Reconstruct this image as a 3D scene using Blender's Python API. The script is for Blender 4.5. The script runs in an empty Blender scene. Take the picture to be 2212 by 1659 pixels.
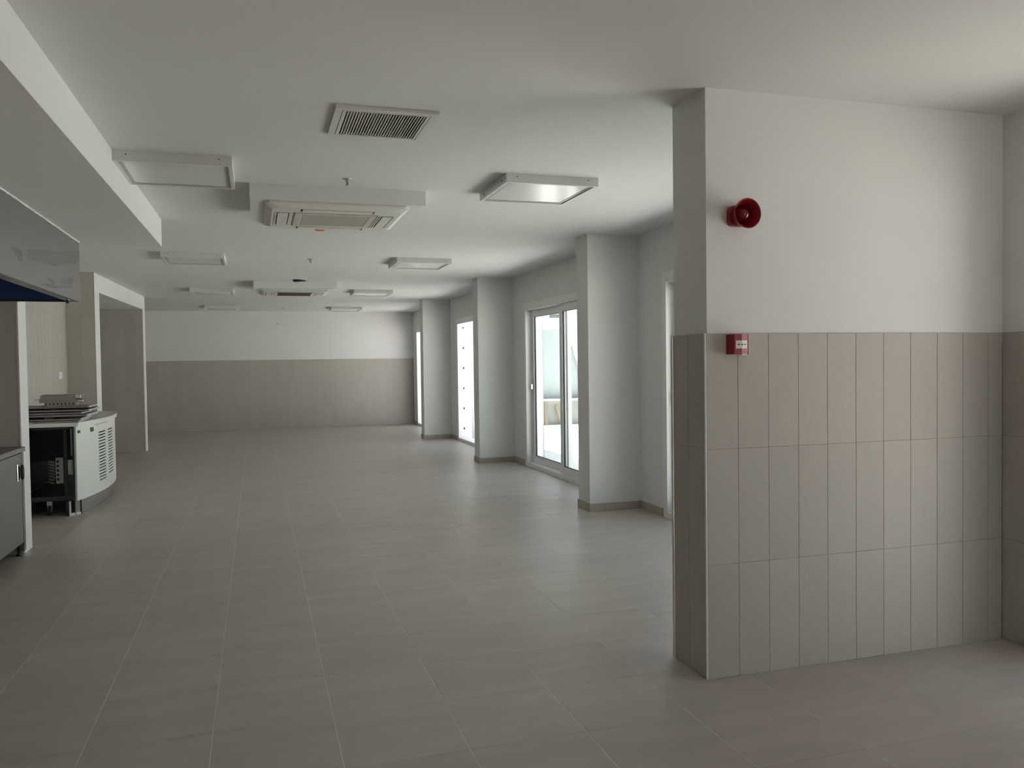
import bpy, bmesh, math, random
from mathutils import Vector, Matrix
random.seed(7)
S = bpy.context.scene
COL = S.collection

# ---------------------------------------------------------------- camera
CAM_H = 1.401
YAW, PITCH, ROLL = math.radians(17.104), math.radians(-1.539), math.radians(-0.772)
fw = Vector((math.sin(YAW)*math.cos(PITCH), math.cos(YAW)*math.cos(PITCH), math.sin(PITCH)))
ri = Vector((math.cos(YAW), -math.sin(YAW), 0)); up = ri.cross(fw)
r2 = ri*math.cos(ROLL)+up*math.sin(ROLL); u2 = -ri*math.sin(ROLL)+up*math.cos(ROLL)
cd = bpy.data.cameras.new('camera'); cam = bpy.data.objects.new('camera', cd); COL.objects.link(cam)
cd.sensor_fit = 'HORIZONTAL'; cd.sensor_width = 36.0; cd.lens = 1791.9/2212*36.0
cd.clip_start = 0.05; cd.clip_end = 200
M = Matrix((r2, u2, -fw)).transposed().to_4x4(); M.translation = Vector((0, 0, CAM_H))
cam.matrix_world = M
S.camera = cam

# ---------------------------------------------------------------- world, sun, exposure
W = bpy.data.worlds.new('world'); S.world = W; W.use_nodes = True
wn = W.node_tree.nodes; wl = W.node_tree.links
sky = wn.new('ShaderNodeTexSky'); sky.sky_type = 'NISHITA'; sky.sun_disc = False
SUN_DIR = Vector((0.95, -0.55, -3.1)).normalized()      # the way the light travels
sky.sun_elevation = math.asin(-SUN_DIR.z); sky.sun_rotation = math.radians(300)
sky.altitude = 50; sky.dust_density = 1.5; sky.ozone_density = 1.0
hs = wn.new('ShaderNodeHueSaturation'); hs.inputs['Saturation'].default_value = 0.5; wl.new(sky.outputs[0], hs.inputs['Color'])
bg = wn['Background']; wl.new(hs.outputs[0], bg.inputs[0]); bg.inputs[1].default_value = 0.13
sd = bpy.data.lights.new('sun', 'SUN'); sd.energy = 8.5; sd.angle = math.radians(0.53); sd.color = (1, 0.965, 0.92)
sun = bpy.data.objects.new('sun', sd); COL.objects.link(sun)
sun.rotation_euler = SUN_DIR.to_track_quat('-Z', 'Y').to_euler(); sun.location = (-6, 4, 12)
vs = S.view_settings; vs.view_transform = 'Standard'; vs.look = 'None'; vs.gamma = 1.0; vs.use_curve_mapping = False
vs.exposure = 1.88
S.cycles.max_bounces = 9; S.cycles.diffuse_bounces = 6; S.cycles.glossy_bounces = 3
S.cycles.transparent_max_bounces = 16; S.cycles.sample_clamp_indirect = 6.0

# ---------------------------------------------------------------- main measures (metres)
ZC, ZD = 2.568, 1.5116            # ceiling, top of tiled dado
YW, X0, XC = 3.187, 1.858, 3.5025 # tiled wall stub on the right
YB = 3.48
XE, XO = 3.45, 3.70               # outer wall, inside and outside face
YF = 18.882                       # far wall
XP = 2.935                        # inner face of the window pillars
ZS = 2.351                        # underside of the beam on the left
T = 0.45                          # floor tile
FX0, FY0 = -0.4136*T, 7.4081*T    # a corner of the floor tile grid
WP = 0.1549                       # wall tile pitch
ZR = (0.0, 0.5017, 1.0078, 1.5116)

# ---------------------------------------------------------------- materials
def new_mat(name):
    m = bpy.data.materials.new(name); m.use_nodes = True
    return m, m.node_tree.nodes, m.node_tree.links, m.node_tree.nodes['Principled BSDF']
def mat(name, col, rough=0.5, metal=0.0, noise=0.0, scale=8.0, bump=0.0, bscale=60.0, stretch=(1, 1, 1), rnd=0.0, spec=0.5, coat=0.0):
    m, N, L, B = new_mat(name)
    B.inputs['Base Color'].default_value = (*col, 1); B.inputs['Roughness'].default_value = rough
    B.inputs['Metallic'].default_value = metal; B.inputs['Specular IOR Level'].default_value = spec
    B.inputs['Coat Weight'].default_value = coat
    tc = N.new('ShaderNodeTexCoord'); src = tc.outputs['Object']
    if rnd or noise or bump:
        oi = N.new('ShaderNodeObjectInfo')
        sc = N.new('ShaderNodeVectorMath'); sc.operation = 'SCALE'; sc.inputs[0].default_value = (37, 53, 71)
        L.new(oi.outputs['Random'], sc.inputs['Scale'])
        ad = N.new('ShaderNodeVectorMath'); ad.operation = 'ADD'
        L.new(tc.outputs['Object'], ad.inputs[0]); L.new(sc.outputs[0], ad.inputs[1])
        mp = N.new('ShaderNodeMapping'); mp.inputs['Scale'].default_value = stretch
        L.new(ad.outputs[0], mp.inputs[0]); src = mp.outputs[0]
    if noise or rnd:
        n = N.new('ShaderNodeTexNoise'); n.inputs['Scale'].default_value = scale; n.inputs['Detail'].default_value = 5
        L.new(src, n.inputs['Vector'])
        mr = N.new('ShaderNodeMapRange'); mr.inputs['From Min'].default_value = 0.25; mr.inputs['From Max'].default_value = 0.75
        mr.inputs['To Min'].default_value = 1-noise; mr.inputs['To Max'].default_value = 1+noise
        L.new(n.outputs['Fac'], mr.inputs['Value'])
        mr2 = N.new('ShaderNodeMapRange'); mr2.inputs['To Min'].default_value = 1-rnd; mr2.inputs['To Max'].default_value = 1+rnd
        L.new(oi.outputs['Random'], mr2.inputs['Value'])
        mu = N.new('ShaderNodeMath'); mu.operation = 'MULTIPLY'; L.new(mr.outputs[0], mu.inputs[0]); L.new(mr2.outputs[0], mu.inputs[1])
        vm = N.new('ShaderNodeVectorMath'); vm.operation = 'SCALE'; vm.inputs[0].default_value = col
        L.new(mu.outputs[0], vm.inputs['Scale']); L.new(vm.outputs[0], B.inputs['Base Color'])
    if bump:
        n2 = N.new('ShaderNodeTexNoise'); n2.inputs['Scale'].default_value = bscale; n2.inputs['Detail'].default_value = 3
        L.new(src, n2.inputs['Vector'])
        bp = N.new('ShaderNodeBump'); bp.inputs['Strength'].default_value = bump; bp.inputs['Distance'].default_value = 0.002
        L.new(n2.outputs['Fac'], bp.inputs['Height']); L.new(bp.outputs[0], B.inputs['Normal'])
    return m
def emptymat_glass():
    m, N, L, B = new_mat('window_glass'); N.remove(B)
    o = N['Material Output']; t = N.new('ShaderNodeBsdfTransparent'); t.inputs[0].default_value = (0.93, 0.96, 0.95, 1)
    g = N.new('ShaderNodeBsdfGlossy'); g.inputs['Roughness'].default_value = 0.0
    lw = N.new('ShaderNodeLayerWeight'); lw.inputs['Blend'].default_value = 0.5
    pw = N.new('ShaderNodeMath'); pw.operation = 'POWER'; pw.inputs[1].default_value = 5.0; L.new(lw.outputs['Facing'], pw.inputs[0])
    f = N.new('ShaderNodeMapRange'); f.inputs['To Min'].default_value = 0.04; f.inputs['To Max'].default_value = 1.0; L.new(pw.outputs[0], f.inputs['Value'])
    x = N.new('ShaderNodeMixShader'); L.new(f.outputs[0], x.inputs[0]); L.new(t.outputs[0], x.inputs[1]); L.new(g.outputs[0], x.inputs[2])
    L.new(x.outputs[0], o.inputs[0]); return m

MT = dict(
    plaster=mat('white_plaster', (0.74, 0.74, 0.73), 0.85, noise=0.015, scale=2.0, bump=0.15, bscale=45),
    ceiling=mat('ceiling_paint', (0.72, 0.72, 0.71), 0.9, noise=0.012, scale=1.2, bump=0.1, bscale=30),
    floor_tile=mat('floor_tile_ceramic', (0.475, 0.428, 0.378), 0.40, noise=0.09, scale=3.2, bump=0.08, bscale=25, stretch=(0.6, 3.0, 1), rnd=0.025, spec=0.4),
    floor_grout=mat('floor_grout', (0.68, 0.65, 0.60), 0.9, noise=0.1, scale=12),
    wall_tile=mat('wall_tile_ceramic', (0.455, 0.425, 0.385), 0.5, noise=0.035, scale=40, stretch=(4, 0.45, 4), bump=0.05, rnd=0.03, spec=0.35),
    wall_grout=mat('wall_grout', (0.35, 0.32, 0.285), 0.9),
    skirting=mat('skirting_ceramic', (0.42, 0.36, 0.30), 0.5, noise=0.12, scale=9, rnd=0.04),
    trim=mat('white_trim', (0.80, 0.79, 0.76), 0.35),
    fixture=mat('white_enamel', (0.70, 0.695, 0.675), 0.4),
    diffuser=mat('frosted_diffuser', (0.80, 0.80, 0.78), 0.22, spec=0.5),
    alu=mat('grey_aluminium', (0.42, 0.43, 0.42), 0.35, metal=0.3),
    slat=mat('vent_slat_grey', (0.62, 0.60, 0.555), 0.5),
    backing=mat('vent_backing', (0.22, 0.21, 0.19), 0.8),
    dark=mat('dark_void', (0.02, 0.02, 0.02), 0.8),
    ac=mat('ac_cream_plastic', (0.71, 0.695, 0.64), 0.45),
    ac_in=mat('ac_intake_cream', (0.58, 0.55, 0.47), 0.6),
    ac_dark=mat('ac_intake_brown', (0.13, 0.11, 0.085), 0.7),
    frame=mat('pvc_frame', (0.80, 0.80, 0.79), 0.3),
    gasket=mat('rubber_gasket', (0.03, 0.03, 0.03), 0.7),
    glass=emptymat_glass(),
    red=mat('red_plastic', (0.27, 0.007, 0.012), 0.3),
    red_dark=mat('dark_red_dome', (0.16, 0.006, 0.01), 0.12, coat=0.5),
    call_white=mat('callpoint_label_white', (0.8, 0.78, 0.72), 0.5),
    black=mat('black_plastic', (0.015, 0.015, 0.015), 0.4),
    chrome=mat('chrome', (0.75, 0.75, 0.75), 0.15, metal=1.0),
    brass=mat('sprinkler_brass', (0.36, 0.32, 0.28), 0.35, metal=0.8),
    orange=mat('orange_dust_cap', (0.85, 0.12, 0.01), 0.45),
    steel=mat('brushed_stainless', (0.29, 0.275, 0.275), 0.38, metal=0.85, noise=0.05, scale=4, stretch=(1, 12, 1)),
    reflection=mat('painted_reflection', (0.205, 0.195, 0.20), 0.45, metal=0.6),  # stands for a dark reflection on the steel
    blue=mat('blue_protective_film', (0.02, 0.05, 0.17), 0.3),
    caulk=mat('white_filler', (0.75, 0.74, 0.70), 0.8, noise=0.05),
    cabinet=mat('cabinet_steel', (0.23, 0.215, 0.215), 0.42, metal=0.6, noise=0.05, scale=3),
    cwhite=mat('counter_white_enamel', (0.74, 0.75, 0.71), 0.4),
    ctop=mat('counter_top_grey', (0.50, 0.50, 0.48), 0.35),
    ckick=mat('kick_plate_steel', (0.36, 0.35, 0.36), 0.3, metal=0.7),
    cdark=mat('counter_dark_frame', (0.03, 0.034, 0.034), 0.6, metal=0.3),
    cinner=mat('counter_inner_panel', (0.03, 0.029, 0.029), 0.6),
    panel=mat('loose_panel_taupe', (0.27, 0.24, 0.215), 0.55, noise=0.08, scale=10, rnd=0.1),
    strip=mat('loose_grille_taupe', (0.29, 0.26, 0.235), 0.55, noise=0.06, scale=10, rnd=0.06),
    rubber=mat('caster_rubber', (0.03, 0.03, 0.03), 0.7),
    socket=mat('socket_white', (0.75, 0.75, 0.73), 0.4),
    ext_white=mat('exterior_white_render', (0.78, 0.79, 0.78), 0.9, noise=0.03, scale=2),
    ext_cyan=mat('exterior_pale_blue_render', (0.31, 0.35, 0.345), 0.9, noise=0.03, scale=2),
    ext_grey=mat('exterior_grey_render', (0.20, 0.205, 0.19), 0.9, noise=0.08, scale=3),
    ext_fin=mat('exterior_shaded_white_render', (0.36, 0.375, 0.38), 0.9, noise=0.03, scale=2),  # white render of the fins with its shade put into the colour
    ext_ground=mat('pale_concrete_ground', (0.72, 0.71, 0.68), 0.9, noise=0.06, scale=2),
    ext_warm=mat('warm_paving_ground', (0.66, 0.635, 0.575), 0.9, noise=0.06, scale=2),
    wood=mat('raw_timber', (0.20, 0.15, 0.10), 0.8, noise=0.15, scale=6, stretch=(1, 1, 0.2)),
    rubble=mat('rubble_grey', (0.30, 0.27, 0.23), 0.9, noise=0.2, scale=20),
)

# ---------------------------------------------------------------- helpers
def link(o, parent=None, loc=None):
    COL.objects.link(o)
    if parent is not None:
        o.parent = parent
    if loc is not None:
        o.location = loc
    return o
def wpos(o):
    p = Vector(o.location)
    while o.parent is not None:
        o = o.parent; p += Vector(o.location)
    return p
def me(name, verts, faces, m, smooth=False):
    d = bpy.data.meshes.new(name); d.from_pydata([tuple(v) for v in verts], [], faces); d.update()
    bm = bmesh.new(); bm.from_mesh(d); bmesh.ops.recalc_face_normals(bm, faces=bm.faces); bm.to_mesh(d); bm.free()
    if m is not None: d.materials.append(MT[m] if isinstance(m, str) else m)
    if smooth:
        for p in d.polygons: p.use_smooth = True
    return d
def place(name, d, org, parent=None):
    """link mesh d (already local to org) so its world origin is org"""
    o = bpy.data.objects.new(name, d)
    loc = Vector(org) - (wpos(parent) if parent is not None else Vector((0, 0, 0)))
    return link(o, parent, loc)
def boxgeo(b, V, F):
    x0, x1, y0, y1, z0, z1 = b; n = len(V)
    V += [(x0, y0, z0), (x1, y0, z0), (x1, y1, z0), (x0, y1, z0), (x0, y0, z1), (x1, y0, z1), (x1, y1, z1), (x0, y1, z1)]
    F += [(n, n+3, n+2, n+1), (n+4, n+5, n+6, n+7), (n, n+1, n+5, n+4), (n+1, n+2, n+6, n+5), (n+2, n+3, n+7, n+6), (n+3, n, n+4, n+7)]
def boxes(name, bs, m, parent=None, bevel=0.0, org=None, seg=1):
    if isinstance(bs[0], (int, float)): bs = [bs]
    if org is None:
        org = ((min(b[0] for b in bs)+max(b[1] for b in bs))/2, (min(b[2] for b in bs)+max(b[3] for b in bs))/2, min(b[4] for b in bs))
    V, F = [], []
    for b in bs: boxgeo((b[0]-org[0], b[1]-org[0], b[2]-org[1], b[3]-org[1], b[4]-org[2], b[5]-org[2]), V, F)
    d = me(name, V, F, m)
    if bevel:
        bm = bmesh.new(); bm.from_mesh(d)
        bmesh.ops.bevel(bm, geom=list(bm.edges), offset=bevel, segments=seg, affect='EDGES'); bm.to_mesh(d); bm.free()
    return place(name, d, org, parent)
def prism(name, pts, z0, z1, m, parent=None, org=None, smooth=False):
    """vertical prism over plan polygon pts"""
    if org is None: org = (sum(p[0] for p in pts)/len(pts), sum(p[1] for p in pts)/len(pts), z0)
    n = len(pts)
    V = [(x-org[0], y-org[1], z0-org[2]) for x, y in pts]+[(x-org[0], y-org[1], z1-org[2]) for x, y in pts]
    F = [tuple(range(n))[::-1], tuple(range(n, 2*n))]+[(i, (i+1) % n, n+(i+1) % n, n+i) for i in range(n)]
    return place(name, me(name, V, F, m, smooth), org, parent)
def lathe(name, prof, org, axis, m, parent=None, seg=28, smooth=True, squareness=None):
    """revolve (r, h) profile about an axis ('z' up, '-z' down, '-y' toward the camera)"""
    V, F = [], []
    k = len(prof)
    for i in range(seg):
        a = 2*math.pi*i/seg; c, s = math.cos(a), math.sin(a)
        for j, (r, h) in enumerate(prof):
            q = 1.0
            if squareness and squareness[j]:
                q = 1.0/((abs(c)**6+abs(s)**6)**(1/6.0))*squareness[j]+(1-squareness[j])
            x, y = r*c*q, r*s*q
            if axis == 'z': V.append((x, y, h))
            elif axis == '-z': V.append((x, -y, -h))
            elif axis == '-y': V.append((x, -h, y))
            elif axis == 'x': V.append((h, x, y))
    for i in range(seg):
        for j in range(k-1):
            a, b = i*k+j, ((i+1) % seg)*k+j
            F.append((a, b, b+1, a+1))
    F.append(tuple(i*k for i in range(seg))[::-1]); F.append(tuple(i*k+k-1 for i in range(seg)))
    return place(name, me(name, V, F, m, smooth), org, parent)
def rod(name, a, b, r, m, parent=None, seg=10):
    a, b = Vector(a), Vector(b); d = (b-a); L = d.length; q = d.to_track_quat('Z', 'Y').to_matrix()
    V, F = [], []
    for h in (0, L):
        for i in range(seg):
            t = 2*math.pi*i/seg; V.append(q @ Vector((r*math.cos(t), r*math.sin(t), h)))
    F = [tuple(range(seg))[::-1], tuple(range(seg, 2*seg))]+[(i, (i+1) % seg, seg+(i+1) % seg, seg+i) for i in range(seg)]
    return place(name, me(name, V, F, m, True), a, parent)
def thing(name, loc, label, cat, group=None, kind=None):
    o = bpy.data.objects.new(name, None); o.empty_display_size = 0.05; link(o, None, loc); tag(o, label, cat, group, kind); return o
def tag(o, label, cat, group=None, kind=None):
    if label: o['label'] = label
    if cat: o['category'] = cat
    if group: o['group'] = group
    if kind: o['kind'] = kind
    return o
def struct(o):
    o['kind'] = 'structure'; return o
def tile_mesh(name, w, h, th, ch, m):
    """w x h tile in XY, back at z=0, face at z=th with chamfered rim"""
    a, b = w/2, h/2; c = ch
    V = [(-a, -b, 0), (a, -b, 0), (a, b, 0), (-a, b, 0), (-a, -b, th-c), (a, -b, th-c), (a, b, th-c), (-a, b, th-c),
         (-a+c, -b+c, th), (a-c, -b+c, th), (a-c, b-c, th), (-a+c, b-c, th)]
    F = [(3, 2, 1, 0), (0, 1, 5, 4), (1, 2, 6, 5), (2, 3, 7, 6), (3, 0, 4, 7), (4, 5, 9, 8), (5, 6, 10, 9), (6, 7, 11, 10), (7, 4, 8, 11), (8, 9, 10, 11)]
    return me(name, V, F, m)

# ================================================================ STRUCTURE
XL, YBK = -2.90, -4.5            # far-left backs, wall behind the camera
# ---- floor: slab, single tiles near the camera, joined tiles farther off
floor = struct(boxes('floor', (-5.2, XO, YBK-0.2, YF+0.25, -0.12, -0.0010), 'floor_grout'))
ftm = tile_mesh('tile', T-0.0042, T-0.0008, 0.0034, 0.0005, 'floor_tile')
def pix(x, y, z):
    d = Vector((x, y, z))-Vector((0, 0, CAM_H)); f = d.dot(fw)
    return (1106+1791.9*d.dot(r2)/f, 829.5-1791.9*d.dot(u2)/f) if f > 0.1 else (1e6, 1e6)
rest_v, rest_f = [], []
tiles = []
i0 = math.floor((-5.2-FX0)/T); i1 = math.ceil((XO-FX0)/T)
for i in range(i0, i1):
    for j in range(math.floor((YBK-FY0)/T), math.ceil((YF-FY0)/T)):
        xa, xb, ya, yb = FX0+i*T, FX0+(i+1)*T, FY0+j*T, FY0+(j+1)*T
        xa, xb = max(xa, -5.2), min(xb, XO); ya, yb = max(ya, YBK-0.2), min(yb, YF+0.2)
        if xb-xa < 0.02 or yb-ya < 0.02: continue
        P = [pix(x, y, 0) for x in (xa, xb) for y in (ya, yb)]
        vis = max(p[0] for p in P) > 0 and min(p[0] for p in P) < 2212 and min(p[1] for p in P) < 1659 and ya > 1.5
        hid = (xa > 3.4) or (xa > 1.86 and 3.2 < ya < 3.3) or (xb < -2.2)
        if vis and not hid and ya < 10.2 and xb-xa > T-0.01:
            tiles.append((xa, ya))
        else:
            n = len(rest_v); g = 0.0021; h_ = 0.0004
            for z in (-0.0034, 0.0):
                rest_v += [(xa+g, ya+h_, z), (xb-g, ya+h_, z), (xb-g, yb-h_, z), (xa+g, yb-h_, z)]
            rest_f += [(n+4, n+5, n+6, n+7), (n, n+1, n+5, n+4), (n+1, n+2, n+6, n+5), (n+2, n+3, n+7, n+6), (n+3, n, n+4, n+7)]
for xa, ya in tiles:
    o = place('tile', ftm, (xa+T/2, ya+T/2, -0.0034+random.uniform(-0.0003, 0.0)), floor)
far_mat = mat('floor_tile_ceramic_far', (0.475, 0.428, 0.378), 0.40, noise=0.09, scale=3.2, bump=0.08, bscale=25, stretch=(0.6, 3.0, 1), spec=0.4)
fo = place('far_tiles', me('far_tiles', rest_v, rest_f, far_mat), (0, 0, 0), floor); fo['kind'] = 'stuff'

ceiling = struct(boxes('ceiling', (-5.2, XO, YBK-0.2, YF+0.25, ZC, ZC+0.35), 'ceiling'))

# ---- right outer wall with four sliding-door openings, plus the near stretch with the side opening
DOORS = [(3.94, 6.64), (7.90, 10.61), (11.84, 14.53), (15.76, 18.46)]
DH = 2.175
segs = []; y = YB
for a, b in DOORS:
    segs.append((XE, XO, y, a, 0, ZC)); segs.append((XE, XO, a, b, DH, ZC)); y = b
segs.append((XE, XO, y, YF, 0, ZC))
wall_right = struct(boxes('wall_right', segs, 'plaster', org=(XE, 11, 0)))
SO = (1.98, 2.72)                 # side opening beside the camera
wall_side = struct(boxes('wall_right_near', [(XC, XO+0.05, YBK, SO[0], 0, ZC), (XC, XO+0.05, SO[1], YB, 0, ZC), (XC, XO+0.05, SO[0], SO[1], DH, ZC)], 'plaster', org=(XC, 0, 0)))
BO = (1.3, 3.25)                 # opening in the wall behind the camera
wall_back = struct(boxes('wall_back', [(XL, BO[0], YBK-0.2, YBK, 0, ZC), (BO[1], XO, YBK-0.2, YBK, 0, ZC), (BO[0], BO[1], YBK-0.2, YBK, DH, ZC)], 'plaster', org=(0, YBK, 0)))
wall_stub = struct(boxes('wall_near', (X0+0.008, XC, YW, YB, 0, ZC), 'plaster', org=(X0, YW, 0)))
wall_far = struct(boxes('wall_far', (XL-0.2, XO, YF, YF+0.25, 0, ZC), 'plaster', org=(0, YF, 0)))
pillars = []
for k, y in enumerate((7.124, 11.10, 15.06)):
    pillars.append(struct(boxes('wall_pillar', (XP, XE, y, y+0.275, 0, ZC), 'plaster')))

# ---- left side
wall_kit = struct(boxes('wall_left', (-2.55, -2.35, YBK, 7.066, 0, ZC), 'wall_tile', org=(-2.45, 3, 0)))
wall_part = struct(boxes('wall_partition', [(-2.55, -1.705, 7.066, 7.14, 0, ZS), (-2.55, -1.705, 7.14, 7.283, 0, ZC)], 'plaster', org=(-1.705, 7.066, 0)))
wall_rec = struct(boxes('wall_recess', (-2.45, -2.21, 7.283, 11.27, 0, ZC), 'plaster', org=(-2.21, 9, 0)))
wall_c1 = struct(boxes('wall_stub', (-5.0, -1.885, 11.278, 11.60, 0, ZC), 'plaster', org=(-1.885, 11.278, 0)))
wall_nb = struct(boxes('wall_left_rear', [(-5.2, -5.0, 11.278, 15.10, 0, ZC), (XL-0.2, XL, 15.10, YF, 0, ZC)], 'wall_tile', org=(XL, 15, 0)))  # niche back, out of view, set deep to cut bounced light
wall_c2 = struct(boxes('wall_stub', (-5.0, -1.768, 14.838, 15.10, 0, ZC), 'plaster', org=(-1.768, 14.838, 0)))
# header over the niche (slightly skew) and the beam over the kitchen
struct(prism('wall_header', [(-5.0, 11.60), (-1.885, 11.60), (-1.768, 14.838), (-5.0, 14.838)], 2.344, ZC, 'plaster'))
def sx(y): return -0.733+(y-2.92)*0.0083
struct(prism('trim_1', [(-2.35, YBK), (sx(YBK), YBK), (sx(7.14), 7.14), (-2.35, 7.14)], ZS, ZC, 'plaster'))

# ---- wall tiles (each its own part of its wall)
TW, TH = WP-0.0022, 0.0
def wtile(w, h): return tile_mesh('tile', w, h, 0.008, 0.0008, 'wall_tile')
GR = 0.0016
_cache = {}
def wall_tiles(wall, p0, du, n, rows, first=0.0, total=None, grout=True):
    """p0: base corner on the bare wall plane, du: unit direction along the wall; the face normal is du x up"""
    du = Vector(du); nrm = du.cross(Vector((0, 0, 1)))
    R = Matrix((du, Vector((0, 0, 1)), nrm)).transposed().to_4x4()
    L = total if total is not None else n*WP
    if grout:
        zt = rows[-1]
        V = []; a = Vector(p0); b = a+du*L
        o = nrm*0.0062
        V = [a, b, b+Vector((0, 0, zt)), a+Vector((0, 0, zt)), a+o, b+o, b+o+Vector((0, 0, zt)), a+o+Vector((0, 0, zt))]
        F = [(0, 3, 2, 1), (4, 5, 6, 7), (0, 1, 5, 4), (1, 2, 6, 5), (2, 3, 7, 6), (3, 0, 4, 7)]
        place('grout', me('grout', [v-Vector(p0) for v in V], F, 'wall_grout'), p0, wall)
    k = 0
    s0 = -first
    while s0 < L-0.01:
        s1 = s0+WP
        a, b = max(s0, 0), min(s1, L)
        if b-a > 0.012:
            for r in range(len(rows)-1):
                w, h = round(b-a-GR, 4), round(rows[r+1]-rows[r]-GR, 4)
                if (w, h) not in _cache: _cache[(w, h)] = wtile(w, h)
                c = Vector(p0)+du*((a+b)/2)+Vector((0, 0, (rows[r]+rows[r+1])/2))
                o = place('tile', _cache[(w, h)], c, wall)
                o.rotation_euler = R.to_euler()
        s0 = s1
ROWS5 = (0.0, 0.5017, 1.0078, 1.5116, 2.016, 2.344)
wall_tiles(wall_stub, (X0, YW, 0), (1, 0, 0), 11, ZR, total=XC-0.008-X0)
wall_tiles(wall_stub, (X0+0.008, YB, 0), (0, -1, 0), 2, ZR, first=0.016, total=YB-YW)
wall_tiles(wall_side, (XC, YW-0.008, 0), (0, -1, 0), 5, ZR, total=YW-0.008-2.74)
wall_tiles(wall_far, (-2.55, YF, 0), (1, 0, 0), 38, ZR, first=0.05, total=XE+2.55)
wall_tiles(wall_part, (-2.35, 7.066, 0), (1, 0, 0), 4, ROWS5, total=2.35-1.713)
wall_tiles(wall_rec, (-2.21, 8.2, 0), (0, 1, 0), 20, ROWS5[:5]+(ZC,), first=0.03, total=11.27-8.2)
wall_tiles(wall_c1, (-2.202, 11.278, 0), (1, 0, 0), 2, ROWS5[:5]+(ZC,), total=2.202-1.885)
wall_tiles(wall_c2, (-3.60, 14.838, 0), (1, 0, 0), 12, ROWS5, total=3.60-1.776)

# ---- white corner profiles on the tiled stub, tile caps
def corner(nm, x, y, z0, z1, sxn, syn):
    return struct(boxes(nm, [(min(x, x+sxn*0.0085), max(x, x+sxn*0.0085), min(y, y+syn*0.009), max(y, y+syn*0.009), z0, z1)], 'trim', bevel=0.002))
corner('trim_2', X0, YW, 0.0, ZD, -1, -1)
corner('trim_3', X0, YB, 0.0, ZD, -1, 1)
struct(boxes('trim_4', (-1.713, -1.704, 7.056, 7.066, 0.0, 1.89), 'trim'))
struct(boxes('trim_5', (-1.776, -1.766, 14.828, 14.838, 0.0, 2.344), 'trim'))

# ---- skirting of the window side
SK = 0.075
def skirt(nm, b): return struct(boxes(nm, b, 'skirting', bevel=0.0015))
for y in (7.124, 11.10, 15.06):
    skirt('baseboard_right', (XP-0.011, XP, y-0.011, y+0.286, 0, SK))
    skirt('baseboard_right', (XP, XE, y-0.011, y, 0, SK-0.004))
    skirt('baseboard_right', (XP, XE, y+0.275, y+0.286, 0, SK-0.004))
for ya, yb in ((YB, 3.92), (6.66, 7.113), (7.41, 7.88), (10.63, 11.089), (11.386, 11.82), (14.55, 15.049), (15.346, 15.74), (18.48, YF-0.012)):
    skirt('baseboard_right', (XE-0.011, XE, ya, yb, 0, SK))

# ================================================================ SLIDING DOORS
def sliding_door(k, ya, yb, far_leaf_open, label):
    x0 = XE-0.012
    d = thing('door_%d' % k, (XE, (ya+yb)/2, 0), label, 'sliding door', 'sliding doors of the window side', 'structure')
    fwid = 0.075
    # fixed frame: casing flush with the plaster
    boxes('frame_jamb', (x0, XO-0.05, yb-fwid, yb, 0, DH), 'frame', d, 0.003)
    boxes('frame_jamb', (x0, XO-0.05, ya, ya+fwid, 0, DH), 'frame', d, 0.003)
    boxes('frame_head', (x0, XO-0.05, ya+fwid, yb-fwid, DH-0.095, DH), 'frame', d, 0.003)
    boxes('frame_sill', (x0, XO-0.05, ya+fwid, yb-fwid, 0, 0.055), 'frame', d, 0.003)
    mid = (ya+yb)/2; half = (yb-ya)/2-fwid; ov = 0.055
    def leaf(y0, y1, x, hand_side):
        lf = bpy.data.objects.new('leaf', None); lf.empty_display_size = 0.05
        link(lf, d, Vector((x, (y0+y1)/2, 0.06))-wpos(d))
        st, z0, z1 = 0.085, 0.058, DH-0.097
        bs = [(x, x+0.045, y0, y0+st, z0, z1), (x, x+0.045, y1-st, y1, z0, z1), (x, x+0.045, y0+st, y1-st, z0, z0+0.085), (x, x+0.045, y0+st, y1-st, z1-0.085, z1)]
        boxes('leaf_frame', bs, 'frame', lf)
        g = 0.006; a, b, c, e = y0+st, y1-st, z0+0.085, z1-0.085
        boxes('gasket', [(x+0.008, x+0.03, a, a+g, c, e), (x+0.008, x+0.03, b-g, b, c, e), (x+0.008, x+0.03, a+g, b-g, c, c+g), (x+0.008, x+0.03, a+g, b-g, e-g, e)], 'gasket', lf)
        boxes('pane', (x+0.017, x+0.023, a+g, b-g, c+g, e-g), 'glass', lf)
        if hand_side:
            hy = y1-0.04 if hand_side > 0 else y0+0.04
            boxes('handle_plate', (x-0.006, x, hy-0.014, hy+0.014, 0.97, 1.17), 'chrome', lf, 0.003)
            boxes('handle', (x-0.034, x-0.005, hy-0.009, hy+0.009, 1.03, 1.10), 'chrome', lf, 0.004)
        return lf
    # near leaf runs on the room side track, far leaf on the outer track
    leaf(ya+fwid+0.002, mid+ov, XE+0.015, 0)
    fa, fb = mid-ov, yb-fwid-0.002
    sh = far_leaf_open*(fb-fa-0.1)
    leaf(fa-sh, fb-sh, XE+0.075, 1)
    if far_leaf_open:
        for q in range(6):
            zq = 0.2+q*0.36
            boxes('strike_keep', (XE+0.085, XE+0.105, yb-fwid-0.008, yb-fwid, zq, zq+0.035), 'gasket', d)
    # drain plug on the sill face
    lathe('drain_cap', [(0.007, 0), (0.007, 0.003)], (x0-0.003, mid-0.42, 0.03), 'x', 'black', d, 12)
    return d
sliding_door(1, *DOORS[0], 0.0, 'white framed sliding glass door behind the tiled wall stub, nearest to the camera')
sliding_door(2, *DOORS[1], 0.0, 'white framed closed sliding glass door with both glass leaves in view')
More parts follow.
